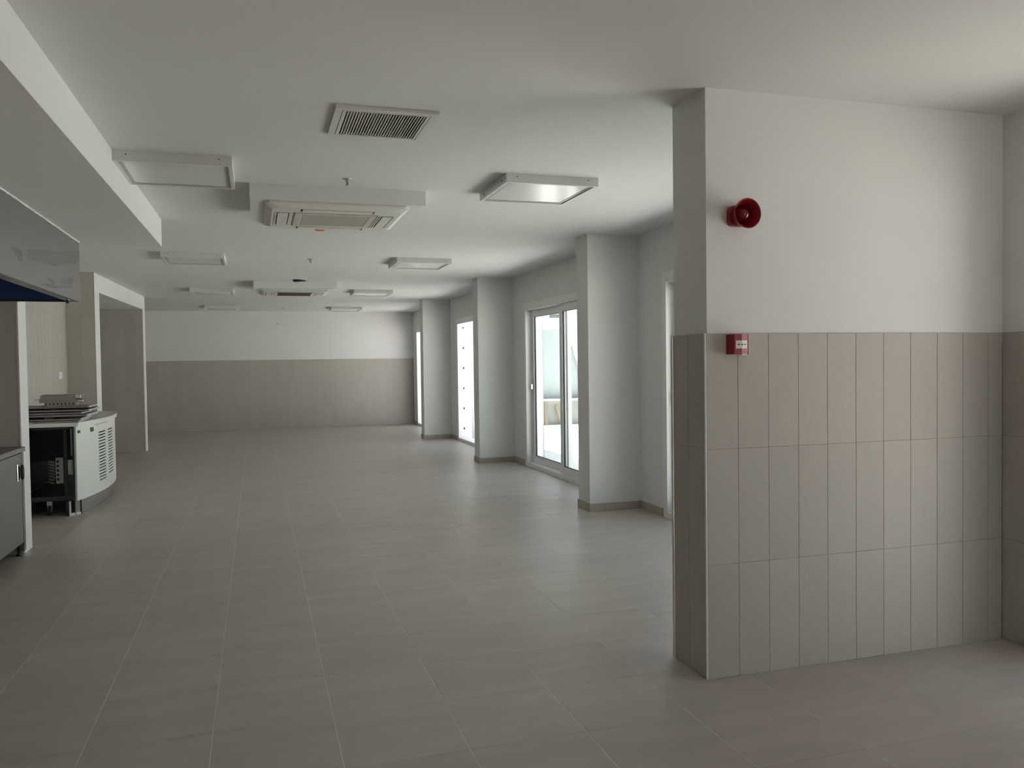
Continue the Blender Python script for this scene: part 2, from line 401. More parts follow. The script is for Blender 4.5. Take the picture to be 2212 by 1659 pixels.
sliding_door(3, *DOORS[2], 0.85, 'white framed sliding glass door standing open, second from the far wall')
sliding_door(4, *DOORS[3], 0.85, 'white framed sliding glass door beside the far wall, seen as a narrow strip')

# ================================================================ CEILING FIXTURES
def ceiling_light(x, y, label):
    w, h, t = 0.615, 0.64, 0.056
    z1, z0 = ZC, ZC-t
    d = thing('ceiling_light', (x+w/2, y+h/2, z0), label, 'ceiling light', 'square ceiling light panels')
    r = 0.022
    b = [(x, x+r, y, y+h, z0, z1), (x+w-r, x+w, y, y+h, z0, z1), (x+r, x+w-r, y, y+r, z0, z1), (x+r, x+w-r, y+h-r, y+h, z0, z1)]
    boxes('housing', b, 'fixture', d)
    i, q = r, 0.022
    boxes('inner_rim', [(x+i, x+i+q, y+i, y+h-i, z0+0.006, z1), (x+w-i-q, x+w-i, y+i, y+h-i, z0+0.006, z1), (x+i+q, x+w-i-q, y+i, y+i+q, z0+0.006, z1), (x+i+q, x+w-i-q, y+h-i-q, y+h-i, z0+0.006, z1)], 'alu', d)
    boxes('diffuser', (x+i+q, x+w-i-q, y+i+q, y+h-i-q, z0+0.008, z0+0.014), 'diffuser', d)
    for u in (0.07, w-0.07):
        lathe('screw', [(0.0035, 0), (0.0035, 0.0015)], (x+u, y, z0+0.036), '-y', 'black', d, 8)
    for v in (0.09, h-0.12):
        boxes('screw', (x-0.0015, x, y+v, y+v+0.012, z0+0.022, z0+0.034), 'black', d)
    return d
LIGHTS = [(-0.721, 4.915, 'square white ceiling light nearest the camera on the left, beside the white beam'),
          (1.500, 4.935, 'square white ceiling light nearest the camera on the right, largest in its row'),
          (-0.911, 9.13, 'square white ceiling light left of the middle sprinkler, second in the left row'),
          (1.506, 9.13, 'square white ceiling light right of the middle sprinkler, second in the right row'),
          (-0.926, 13.22, 'square white ceiling light left of the farther air conditioner, third in the left row'),
          (1.490, 13.20, 'square white ceiling light right of the farther air conditioner, third in the right row'),
          (-0.938, 17.12, 'square white ceiling light closest to the far wall in the left row'),
          (1.481, 17.18, 'square white ceiling light closest to the far wall in the right row')]
for a in LIGHTS: ceiling_light(*a)

# ---- louvred vent
vx0, vx1, vy0, vy1 = 0.366, 0.840, 3.818, 4.306
v = thing('ceiling_vent', ((vx0+vx1)/2, (vy0+vy1)/2, ZC-0.014), 'white framed square ceiling vent with grey slats', 'vent')
def ring(name, x0, x1, y0, y1, w, z0, z1, m, p, bev=0.0):
    return boxes(name, [(x0, x0+w, y0, y1, z0, z1), (x1-w, x1, y0, y1, z0, z1), (x0+w, x1-w, y0, y0+w, z0, z1), (x0+w, x1-w, y1-w, y1, z0, z1)], m, p, bev)
ring('frame', vx0, vx1, vy0, vy1, 0.033, ZC-0.014, ZC, 'fixture', v)
ring('gap_shade', vx0+0.033, vx1-0.033, vy0+0.033, vy1-0.033, 0.0035, ZC-0.008, ZC, 'dark', v)  # dark strip standing for the shade in the frame gap
ring('inner_frame', vx0+0.0365, vx1-0.0365, vy0+0.0365, vy1-0.0365, 0.011, ZC-0.014, ZC, 'fixture', v)
boxes('backing', (vx0+0.047, vx1-0.047, vy0+0.047, vy1-0.047, ZC-0.002, ZC-0.0005), 'backing', v)
ns = 29; sp = (vx1-vx0-0.094)/ns
a = math.radians(38); sw = 0.0078
slat_d = None
for i in range(ns):
    x = vx0+0.047+sp*(i+0.5)
    if slat_d is None:
        hl = (vy1-vy0-0.094)/2; c, s_ = math.cos(a)*sw, math.sin(a)*sw; n_ = (-math.sin(a)*0.0006, math.cos(a)*0.0006)
        V = []
        for yy in (-hl, hl):
            V += [(-c-n_[0], yy, -s_-n_[1]), (c-n_[0], yy, s_-n_[1]), (c+n_[0], yy, s_+n_[1]), (-c+n_[0], yy, -s_+n_[1])]
        slat_d = me('slat', V, [(0, 1, 2, 3), (7, 6, 5, 4), (0, 4, 5, 1), (1, 5, 6, 2), (2, 6, 7, 3), (3, 7, 4, 0)], 'slat')
    place('slat', slat_d, (x, (vy0+vy1)/2, ZC-0.0075), v)

# ---- cassette air conditioners in plastered plinths
def aircon(y, dark_intake, label):
    x0, x1, y0, y1 = -0.019, 1.125, y, y+1.01
    struct(boxes('ceiling_plinth', (x0, x1, y0, y1, ZC-0.1, ZC), 'plaster'))
    zt = ZC-0.102
    cx_, cy_ = 0.55, y+0.505; h = 0.475
    d = thing('air_conditioner', (cx_, cy_, zt-0.034), label, 'air conditioner', 'cassette air conditioners')
    # dished panel: wide rim on the plinth, chamfered down to a flat face
    def oct_(hh, cut): return [(-hh+cut, -hh), (hh-cut, -hh), (hh, -hh+cut), (hh, hh-cut), (hh-cut, hh), (-hh+cut, hh), (-hh, hh-cut), (-hh, -hh+cut)]
    lv = [(h, 0.03, 0.034), (h, 0.03, 0.024), (h-0.012, 0.04, 0.017), (h-0.045, 0.075, 0.0)]
    V, F = [], []
    for hh, cut, z in lv: V += [(px_, py_, z) for px_, py_ in oct_(hh, cut)]
    for i in range(len(lv)-1):
        for k in range(8): F.append((i*8+k, i*8+(k+1) % 8, (i+1)*8+(k+1) % 8, (i+1)*8+k))
    F.append(tuple(range(8))[::-1]); F.append(tuple(range((len(lv)-1)*8, len(lv)*8)))
    z0 = zt-0.034
    place('panel', me('panel', V, F, 'ac'), (cx_, cy_, z0), d)
    q = 0.285
    # intake
    ring('intake_gap', cx_-q, cx_+q, cy_-q+0.02, cy_+q-0.02, 0.004, z0-0.0012, z0+0.001, 'dark', d)
    if dark_intake:
        for e0, e1 in ((cx_-q+0.006, cx_-q+0.05), (cx_+q-0.05, cx_+q-0.006)):
            boxes('intake_frame', (e0, e1, cy_-q+0.026, cy_+q-0.026, z0-0.003, z0), 'ac', d)
        boxes('intake_cavity', (cx_-q+0.05, cx_+q-0.05, cy_-q+0.03, cy_+q-0.03, z0-0.001, z0), 'ac_dark', d)
        for i in range(12):
            yy = cy_-q+0.05+i*(2*q-0.1)/11
            boxes('intake_slat', (cx_-q+0.05, cx_+q-0.05, yy-0.004, yy+0.004, z0-0.006, z0-0.001), 'ac_dark', d)
    else:
        V2 = []
        A, Bq, zz = q-0.006, q-0.05, 0.004
        lvl = [(A, A-0.02, 0.0), (A-0.004, A-0.024, -0.003), (Bq, Bq-0.02, -0.0035), (Bq-0.008, Bq-0.028, 0.0)]
        FF = []
        for hx, hy, z in lvl: V2 += [(-hx, -hy, z), (hx, -hy, z), (hx, hy, z), (-hx, hy, z)]
        for i in range(3):
            for k in range(4): FF.append((i*4+k, i*4+(k+1) % 4, i*4+4+(k+1) % 4, i*4+4+k))
        FF.append((12, 13, 14, 15)); FF.append((3, 2, 1, 0))
        ig = place('intake_grille', me('intake_grille', V2, FF, 'ac_in'), (cx_, cy_, z0-0.0003), d)
        for i in range(22):
            yy = cy_-Bq+0.03+i*(2*Bq-0.06)/21
            boxes('intake_slat', (cx_-Bq+0.01, cx_+Bq-0.01, yy-0.004, yy+0.004, z0-0.0032, z0-0.0005), 'ac_in', d)
    # four louvre flaps with a dark slit along each
    def flap(ax, sgn):
        L = 0.245; cc = 0.355
        if ax == 'x':   # flap along y at the left / right
            xx = cx_+sgn*cc
            boxes('louvre_slot', (xx-0.042, xx+0.042, cy_-L, cy_+L, z0-0.0008, z0+0.002), 'dark', d)
            boxes('louvre_flap', (xx-0.036, xx+0.034, cy_-L+0.004, cy_+L-0.004, z0-0.005, z0-0.0008), 'ac', d, 0.0015)
            boxes('louvre_lip', (xx-0.052, xx-0.044, cy_-L, cy_+L, z0-0.004, z0), 'fixture', d)
        else:
            yy = cy_+sgn*cc
            boxes('louvre_slot', (cx_-L, cx_+L, yy-0.042, yy+0.042, z0-0.0008, z0+0.002), 'dark', d)
            boxes('louvre_flap', (cx_-L+0.012, cx_+L-0.012, yy-0.0425, yy+0.038, z0-0.005, z0-0.0008), 'ac', d, 0.0015)
    flap('x', -1); flap('x', 1); flap('y', -1); flap('y', 1)
    return d
aircon(5.594, False, 'cream cassette air conditioner nearest the camera with pale closed intake')
aircon(12.05, True, 'cream cassette air conditioner farther back with dark open intake')

# ---- sprinklers
def sprinkler(x, y, label):
    d = thing('sprinkler', (x, y, ZC-0.045), label, 'sprinkler', 'ceiling sprinkler heads')
    lathe('rosette', [(0.032, 0), (0.03, 0.005), (0.012, 0.009), (0.011, 0.009)], (x, y, ZC), '-z', 'chrome', d, 24)
    lathe('body', [(0.009, 0), (0.009, 0.006), (0.006, 0.012)], (x, y, ZC-0.009), '-z', 'brass', d, 14)
    for s in (-1, 1): rod('frame_arm', (x+s*0.008, y, ZC-0.018), (x+s*0.003, y, ZC-0.04), 0.0017, 'brass', d, 8)
    lathe('bulb', [(0.001, 0), (0.003, 0.004), (0.003, 0.013), (0.001, 0.018)], (x, y, ZC-0.021), '-z', 'red', d, 10)
    lathe('deflector', [(0.013, 0), (0.013, 0.0015)], (x, y, ZC-0.041), '-z', 'brass', d, 16)
sprinkler(0.571, 5.329, 'small ceiling sprinkler just in front of the nearer air conditioner')
sprinkler(0.596, 9.465, 'small ceiling sprinkler hanging between the two air conditioners')
sprinkler(0.546, 17.45, 'tiny ceiling sprinkler close to the far wall')

# ---- black round detector, orange-capped detector
d = thing('round_detector', (0.592, 11.79, ZC-0.036), 'black round ceiling fixture in front of the farther air conditioner', 'ceiling fixture')
lathe('housing', [(0.093, 0), (0.093, 0.012), (0.085, 0.026), (0.062, 0.034)], (0.592, 11.79, ZC), '-z', 'black', d, 32)
lathe('rim', [(0.098, 0), (0.098, 0.004), (0.09, 0.005)], (0.592, 11.79, ZC), '-z', 'fixture', d, 32)
lathe('highlight_ring', [(0.068, 0), (0.067, 0.004), (0.058, 0.005)], (0.592, 11.79, ZC-0.031), '-z', 'fixture', d, 28)  # white ring painted in for the highlight on the underside
d = thing('smoke_detector', (0.519, 6.98, ZC-0.076), 'orange-capped smoke detector peeking out behind the nearer air conditioner', 'smoke detector')
lathe('base', [(0.052, 0), (0.052, 0.014), (0.045, 0.02)], (0.519, 6.98, ZC), '-z', 'fixture', d, 28)
lathe('dust_cap', [(0.049, 0), (0.049, 0.030), (0.046, 0.044), (0.036, 0.053), (0.018, 0.057)], (0.519, 6.98, ZC-0.019), '-z', 'orange', d, 28)

# ================================================================ WALL DEVICES
# ---- siren
sxx, szz = 2.013, 2.02
d = thing('alarm_siren', (sxx, YW, szz), 'round red alarm siren on the white plaster above the tiles', 'siren')
lathe('base', [(0.043, 0), (0.045, 0.004), (0.0445, 0.022), (0.044, 0.03)], (sxx-0.002, YW, szz), '-y', 'red', d, 40, True, [0.9, 0.9, 0.75, 0.5])
lathe('horn', [(0.043, 0.028), (0.046, 0.05), (0.054, 0.072), (0.063, 0.088), (0.0645, 0.094), (0.0625, 0.0945), (0.0585, 0.088), (0.049, 0.07), (0.042, 0.05), (0.040, 0.042)], (sxx, YW, szz), '-y', 'red', d, 44)
lathe('sound_dome', [(0.04, 0.041), (0.034, 0.052), (0.027, 0.066), (0.018, 0.076), (0.008, 0.081), (0.002, 0.082)], (sxx, YW, szz), '-y', 'red_dark', d, 36)
# ---- manual call point
cx0, cw, cz0, ch_ = 1.957, 0.088, 1.420, 0.086
d = thing('fire_call_point', (cx0+cw/2, YW-0.008, cz0), 'red fire call point with white arrow label at the top tile row', 'call point')
plan = [(0, 0), (0, 0.036), (0.012, 0.045), (0.044, 0.052), (0.076, 0.045), (0.088, 0.036), (0.088, 0)]
prism('case', [(cx0+a_, YW-0.008-b_) for a_, b_ in plan], cz0, cz0+ch_, 'red', d, org=(cx0+cw/2, YW-0.008, cz0))
boxes('side_cover', [(cx0+0.0885, cx0+0.0905, YW-0.044, YW-0.008, cz0+0.001, cz0+ch_-0.001)], 'call_white', d)
def facet(u, k, lift):   # point on the two-facet front: u across 0.012..0.076
    t = (u-0.012)/0.032 if u <= 0.044 else (0.076-u)/0.032
    return (cx0+u, YW-0.008-(0.045+0.007*t)-lift, k)
def patch(name, uvs, m, lift, parent):
    # polygon of (u, z); split into the two facets by u=0.044
    def clip(poly, side):
        out = []
        for i in range(len(poly)):
            p, q_ = poly[i], poly[(i+1) % len(poly)]
            ip, iq = (p[0] <= 0.044) == side, (q_[0] <= 0.044) == side
            if ip: out.append(p)
            if ip != iq:
                t = (0.044-p[0])/(q_[0]-p[0]); out.append((0.044, p[1]+t*(q_[1]-p[1])))
        return out
    V, F = [], []
    for side in (True, False):
        pl = clip(uvs, side)
        if len(pl) >= 3:
            n = len(V); V += [facet(u, z, lift) for u, z in pl]; V += [facet(u, z, lift-0.0006) for u, z in pl]; k = len(pl)
            F.append(tuple(range(n, n+k))); F.append(tuple(range(n+k, n+2*k))[::-1])
            F += [(n+i, n+(i+1) % k, n+k+(i+1) % k, n+k+i) for i in range(k)]
    org = (cx0+cw/2, YW-0.008, cz0)
    return place(name, me(name, [Vector(v_)-Vector(org) for v_ in V], F, m), org, parent)
zc = cz0+0.042
lab = patch('label_plate', [(0.018, zc-0.0175), (0.0735, zc-0.0175), (0.0735, zc+0.0175), (0.018, zc+0.0175)], 'call_white', 0.0007, d)
patch('arrow', [(0.025, zc-0.002), (0.031, zc-0.002), (0.031, zc-0.0042), (0.037, zc), (0.031, zc+0.0042), (0.031, zc+0.002), (0.025, zc+0.002)][::-1], 'black', 0.0014, lab)
patch('arrow', [(0.067, zc-0.002), (0.061, zc-0.002), (0.061, zc-0.0042), (0.055, zc), (0.061, zc+0.0042), (0.061, zc+0.002), (0.067, zc+0.002)], 'black', 0.0014, lab)
patch('dot', [(0.046+0.0042*math.cos(t*math.pi/8), zc+0.0042*math.sin(t*math.pi/8)) for t in range(16)], 'black', 0.0014, lab)
boxes('test_key_flap', (cx0+0.046, cx0+0.07, YW-0.058, YW-0.05, cz0-0.005, cz0+0.001), 'call_white', d, 0.001)
# ---- triple socket high on the far wall
d = thing('triple_socket', (0.547, YF, 2.262), 'white three-gang wall socket high on the far wall', 'socket')
boxes('plate', (0.433, 0.661, YF-0.009, YF, 2.262, 2.336), 'socket', d, 0.003)
for i, xx in enumerate((0.47, 0.547, 0.624)):
    lathe('socket_well', [(0.026, 0), (0.026, 0.002), (0.021, 0.0015)], (xx, YF-0.009, 2.299), '-y', 'fixture', d, 24)
boxes('key_hole', (0.462, 0.476, YF-0.0125, YF-0.0105, 2.292, 2.306), 'black', d)
# ---- switch on the tiled recess wall
d = thing('wall_switch', (-2.202, 10.87, 1.272), 'small white wall switch on the tiled wall above the counter', 'switch')
boxes('plate', (-2.202, -2.193, 10.75, 10.95, 1.268, 1.352), 'socket', d, 0.003)
boxes('rocker', (-2.193, -2.189, 10.775, 10.925, 1.285, 1.335), 'socket', d, 0.0015)

# ================================================================ KITCHEN HOOD
HX, HZ0, HZ1 = -1.261, 1.896, 2.343
h = thing('extractor_hood', (-1.75, 5.0, HZ0), 'stainless steel kitchen extractor hood under the white beam', 'extractor hood')
ys = (2.10, 3.74, 5.373, 6.978)
for a_, b_ in zip(ys[:-1], ys[1:]):
    boxes('front_panel', (HX-0.002, HX, a_+0.0012, b_-0.0012, HZ0, HZ1), 'steel', h)
for y_ in ys[1:-1]: boxes('seam_strip', (HX-0.0025, HX-0.0003, y_-0.0012, y_+0.0012, HZ0, HZ1), 'alu', h)
boxes('end_panel', (-2.33, HX-0.002, 6.968, 6.978, HZ0, HZ1), 'steel', h)
boxes('end_panel', (-2.33, HX-0.002, 2.10, 2.11, HZ0, HZ1), 'steel', h)
boxes('back_panel', (-2.34, -2.33, 2.10, 6.978, HZ0, HZ1), 'steel', h)
boxes('top_panel', (-2.33, HX-0.002, 2.11, 6.968, HZ1-0.006, HZ1), 'steel', h)
boxes('drip_lip', [(HX-0.075, HX-0.002, 2.11, 6.968, HZ0, HZ0+0.003), (HX-0.078, HX-0.075, 2.11, 6.968, HZ0, HZ0+0.03)], 'steel', h)
boxes('inner_film', [(-2.32, HX-0.08, 6.950, 6.966, HZ0+0.012, HZ1-0.01)], 'blue', h)
boxes('inner_rail', [(-2.32, HX-0.08, 6.935, 6.966, HZ0+0.001, HZ0+0.012)], 'cdark', h)
for i in range(7):
    yy = 2.6+i*0.6
    boxes('grease_filter', (-2.30, HX-0.35, yy, yy+0.56, HZ0+0.26, HZ0+0.29), 'blue', h)
lathe('drain_nipple', [(0.010, 0), (0.010, 0.03), (0.007, 0.03)], (HX-0.035, 6.70, HZ0+0.002), '-z', 'black', h, 14)
lathe('drain_collar', [(0.014, 0), (0.014, 0.006)], (HX-0.035, 6.70, HZ0+0.001), '-z', 'chrome', h, 14)
# dark reflections painted on the last front panel, as thin sheets
def reflection(pts):
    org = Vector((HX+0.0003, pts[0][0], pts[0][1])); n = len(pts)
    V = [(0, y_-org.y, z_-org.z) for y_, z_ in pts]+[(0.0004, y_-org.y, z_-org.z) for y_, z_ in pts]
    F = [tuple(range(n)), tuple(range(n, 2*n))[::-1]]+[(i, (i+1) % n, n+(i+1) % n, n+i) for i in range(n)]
    place('painted_reflection', me('painted_reflection', V, F, 'reflection'), org, h)
reflection([(5.471, 2.088), (5.51, 2.1), (5.77, 2.133), (6.251, 2.182), (6.844, 2.269), (6.967, 2.278), (6.95, 2.22), (6.831, 2.168), (6.529, 2.136), (6.153, 2.074), (5.889, 2.061), (5.679, 2.052), (5.493, 2.035), (5.467, 2.053)])
reflection([(5.123, 2.06), (5.239, 2.071), (5.346, 2.071), (5.345, 2.007), (5.287, 2.003), (5.227, 2.033)])
reflection([(6.317, 2.015), (6.685, 2.055), (6.741, 2.042), (6.663, 1.998), (6.261, 1.961)])
reflection([(5.945, 1.977), (6.129, 1.977), (6.125, 1.946), (6.031, 1.94)])
reflection([(5.724, 1.912), (5.919, 1.943), (6.054, 1.937), (6.428, 1.972), (6.676, 1.987), (6.661, 1.976), (6.347, 1.946), (6.147, 1.926), (6.006, 1.921)])
# bead of filler between hood and beam
V, F = [], []
nb = 90
for i in range(nb+1):
    y_ = 2.10+(6.978-2.10)*i/nb; r_ = 0.003+random.uniform(-0.002, 0.0025)
    for dx_, dz_ in ((-0.01, 0), (r_*0.8, 0), (r_, -0.004), (r_*0.5, -0.008-random.uniform(0, 0.004)), (-0.01, -0.008)): V.append((dx_, y_, dz_))
for i in range(nb):
    for k in range(5): F.append((i*5+k, i*5+(k+1) % 5, i*5+5+(k+1) % 5, i*5+5+k))
F.append((0, 1, 2, 3, 4)); F.append(tuple(nb*5+k for k in range(5))[::-1])
place('filler_bead', me('filler_bead', V, F, 'caulk'), (HX, 0, ZS), h)

# ================================================================ STEEL CABINET
CXF = -1.692
k = thing('steel_cabinet', (-2.0, 6.1, 0), 'dark stainless steel kitchen cabinet with chrome latch at the left edge', 'cabinet')
boxes('body', (-2.33, CXF-0.035, 5.16, 7.05, 0.10, 0.775), 'cabinet', k)
boxes('worktop', (-2.345, CXF+0.012, 5.14, 7.056, 0.776, 0.812), 'cabinet', k, 0.003)
boxes('face_frame', [(CXF-0.034, CXF, 6.996, 7.05, 0.03, 0.775)], 'cabinet', k)
for a_, b_ in ((5.18, 6.07), (6.09, 6.985)):
    dr = boxes('door', (CXF-0.034, CXF, a_, b_, 0.098, 0.768), 'cabinet', k, 0.002)
    ly = b_-0.105
    boxes('latch_plate', (CXF, CXF+0.010, ly-0.035, ly+0.03, 0.568, 0.70), 'chrome', dr, 0.004)
    lathe('latch_screw', [(0.004, 0), (0.004, 0.002)], (CXF+0.010, ly-0.01, 0.635), 'x', 'black', dr, 10)
    lathe('latch_insert', [(0.003, -0.056), (0.010, -0.05), (0.0135, -0.034), (0.014, 0.0), (0.0135, 0.034), (0.010, 0.05), (0.003, 0.056)], (CXF+0.0245, ly+0.022, 0.634), 'z', 'black', dr, 18)
boxes('gasket_line', (CXF-0.03, CXF-0.004, 6.986, 6.995, 0.10, 0.77), 'black', k)
for yy in (5.25, 6.975):
    for xx in (-2.28, CXF-0.03):
        lathe('foot', [(0.022, 0), (0.022, 0.012), (0.012, 0.016), (0.012, 0.101)], (xx, yy, 0), 'z', 'black', k, 14)

# ================================================================ SERVING COUNTER
R_, YM, XM = 4.35, 9.70, -1.505
CY0, CY1, CXB = 8.65, 10.75, -2.185
def arc(y, off=0.0):
    return XM-R_+math.sqrt((R_+off)**2-(y-YM)**2)
c = thing('serving_counter', (-1.85, YM, 0), 'white curved serving counter with slotted front and open dark side', 'counter')
PZ0, PZ1 = 0.146, 0.846
# slotted front: real holes, two columns
sl1, sl2 = (9.20, 9.46), (9.58, 9.86)
ysamp = sorted(set([CY0+(CY1-CY0)*i/40 for i in range(41)]+[*sl1, *sl2]))
zrows = [PZ0, PZ1]
slots = []
for i in range(17):
    z_ = 0.262+i*(0.745-0.262)/16
    slots.append((z_-0.0055, z_+0.0055)); zrows += [z_-0.0055, z_+0.0055]
zrows = sorted(zrows)
def hole(ya, yb, za, zb):
    zm, ym = (za+zb)/2, (ya+yb)/2
    for i, (s0, s1) in enumerate(slots):
        if s0 < zm < s1:
            if sl1[0] < ym < sl1[1]: return True
            if sl2[0] < ym < sl2[1] and i > 0: return True
    return False
V, F = [], []; ny, nz = len(ysamp), len(zrows)
for off in (0.0, -0.006):
    for y_ in ysamp:
        for z_ in zrows: V.append((arc(y_, off), y_, z_))
N_ = ny*nz
def idx(i, j, l): return l*N_+i*nz+j
H_ = [[hole(ysamp[i], ysamp[i+1], zrows[j], zrows[j+1]) for j in range(nz-1)] for i in range(ny-1)]
for i in range(ny-1):
    for j in range(nz-1):
        if H_[i][j]: continue
        F.append((idx(i, j, 0), idx(i+1, j, 0), idx(i+1, j+1, 0), idx(i, j+1, 0)))
        F.append((idx(i, j, 1), idx(i, j+1, 1), idx(i+1, j+1, 1), idx(i+1, j, 1)))
        for (i2, j2, ea, eb) in ((i-1, j, (i, j), (i, j+1)), (i+1, j, (i+1, j), (i+1, j+1)), (i, j-1, (i, j), (i+1, j)), (i, j+1, (i, j+1), (i+1, j+1))):
            if not (0 <= i2 < ny-1 and 0 <= j2 < nz-1) or H_[i2][j2]:
                F.append((idx(*ea, 0), idx(*eb, 0), idx(*eb, 1), idx(*ea, 1)))
org = Vector((-1.55, YM, PZ0))
fp = place('front_panel', me('front_panel', [Vector(v_)-org for v_ in V], F, 'cwhite'), org, c)
def on_arc(name, ya, yb, za, zb, m, off, th, parent):
    n = 5; V, F = [], []
    for l in (off, off+th):
        for i in range(n):
            y_ = ya+(yb-ya)*i/(n-1)
            V += [(arc(y_, l), y_, za), (arc(y_, l), y_, zb)]
    k_ = 2*n
    for i in range(n-1):
        a_ = 2*i
        F += [(a_, a_+1, a_+3, a_+2), (k_+a_, k_+a_+2, k_+a_+3, k_+a_+1), (a_, a_+2, k_+a_+2, k_+a_), (a_+1, k_+a_+1, k_+a_+3, a_+3)]
    F += [(0, k_, k_+1, 1), (k_-2, k_-1, 2*k_-1, 2*k_-2)]
    o_ = Vector((arc(ya, off), ya, za))
    return place(name, me(name, [Vector(v_)-o_ for v_ in V], F, m), o_, parent)
on_arc('rating_plate', 8.675, 8.735, 0.780, 0.806, 'cinner', 0.0003, 0.001, fp)
on_arc('switch', 8.965, 9.045, 0.770, 0.812, 'black', 0.0003, 0.004, fp)
on_arc('seam_slit', 9.10, 9.52, 0.829, 0.833, 'black', 0.0002, 0.0008, fp)
# edge strip of the front panel towards the open side
boxes('side_edge', (arc(CY0)-0.018, arc(CY0)-0.006, CY0-0.004, CY0+0.02, PZ0, PZ1), 'alu', c)
# top with rounded front
yy_ = [CY0-0.012+(CY1-CY0+0.024)*i/30 for i in range(31)]
pl = [(CXB, yy_[0])]+[(arc(y_, 0.022), y_) for y_ in yy_]+[(CXB, yy_[-1])]
prism('top', pl, 0.848, 0.884, 'cwhite', c)
pl2 = [(CXB, yy_[0]+0.01)]+[(arc(y_, 0.012), y_) for y_ in yy_[1:-1]]+[(CXB, yy_[-1]-0.01)]
prism('top_sheet', pl2, 0.8842, 0.8862, 'ctop', c)
on_arc('added_dark_liner', 8.95, 10.3, 0.2, 0.80, 'dark', -0.035, 0.004, c)  # liner added behind the slots to keep them dark
on_arc('kick_plate', CY0+0.06, CY1-0.06, 0.004, PZ0-0.001, 'ckick', -0.05, 0.006, c)
# frame on the open side: posts, rails, floor pan, inner grille
def bar(nm, b, m='cdark', p=c): return boxes(nm, b, m, p)
bar('post', (-1.672, -1.644, CY0+0.005, CY0+0.033, 0.14, 0.846))
bar('post', (-1.748, -1.722, CY0+0.03, CY0+0.06, 0.16, 0.82))
bar('post', (CXB, CXB+0.028, CY0+0.005, CY0+0.033, 0.14, 0.846))
bar('post', (CXB, CXB+0.03, CY1-0.04, CY1-0.01, 0.14, 0.846))
bar('post', (-1.70, -1.67, CY1-0.04, CY1-0.01, 0.14, 0.846))
bar('rail', (CXB+0.028, -1.672, CY0+0.005, CY0+0.03, 0.825, 0.846))
bar('rail', (CXB+0.028, -1.672, CY0+0.005, CY0+0.03, 0.165, 0.195), 'alu' if False else 'cdark')
bar('floor_pan', (CXB, -1.66, CY0+0.03, CY1-0.05, 0.15, 0.16), 'cdark')
bar('rear_panel', (CXB, CXB+0.006, CY0+0.03, CY1-0.05, 0.17, 0.84), 'cinner')
bar('inner_panel', (CXB+0.01, -1.70, CY0+0.75, CY0+0.76, 0.46, 0.84), 'cinner')
bar('inner_slat', (-1.79, -1.77, CY0+0.55, CY0+0.56, 0.52, 0.80), 'cwhite')
# perforated evaporator plate
ev = boxes('evaporator_plate', (-1.875, -1.81, CY0+0.30, CY0+0.308, 0.28, 0.53), 'alu', c)
for q in range(5): boxes('perforation', (-1.867, -1.847, CY0+0.2985, CY0+0.2998, 0.31+q*0.043, 0.333+q*0.043), 'dark', ev)
for q in range(8):
    rod('fin', (-1.935, CY0+0.29, 0.30+q*0.029), (-1.89, CY0+0.29, 0.285+q*0.029), 0.006, 'alu', ev, 6)
# foot bracket on the corner (open steel frame) and casters
for b_ in ((-1.715, -1.702, CY0+0.03, CY0+0.05, 0.0, 0.14), (-1.635, -1.622, CY0+0.10, CY0+0.115, 0.0, 0.14)):
    bar('foot_post', b_, 'cwhite' if b_[0] < -1.7 else 'cdark')
bar('foot_side', (-1.742, -1.716, CY0+0.03, CY0+0.06, 0.0, 0.14), 'cdark')
V = [Vector(p_) for p_ in ((-1.702, CY0+0.035, 0.002), (-1.622, CY0+0.105, 0.002), (-1.622, CY0+0.105, 0.026), (-1.702, CY0+0.035, 0.026))]
V += [v_+Vector((-0.008, 0.01, 0)) for v_ in V]
place('foot_rail', me('foot_rail', [v_-V[0] for v_ in V], [(0, 1, 2, 3), (7, 6, 5, 4), (0, 4, 5, 1), (1, 5, 6, 2), (2, 6, 7, 3), (3, 7, 4, 0)], 'cwhite'), V[0], c)
for xx, yc in ((-1.90, CY0+0.14), (-1.90, CY1-0.2), (-2.12, CY0+0.14), (-2.12, CY1-0.2)):
    w_ = lathe('caster', [(0.02, -0.012), (0.04, -0.012), (0.042, 0), (0.04, 0.012), (0.02, 0.012)], (xx, yc, 0.042), 'x', 'rubber', c, 20)
    boxes('caster_fork', [(xx-0.018, xx-0.014, yc-0.02, yc+0.02, 0.04, 0.10), (xx+0.014, xx+0.018, yc-0.02, yc+0.02, 0.04, 0.10), (xx-0.022, xx+0.022, yc-0.025, yc+0.025, 0.10, 0.15)], 'alu', w_)

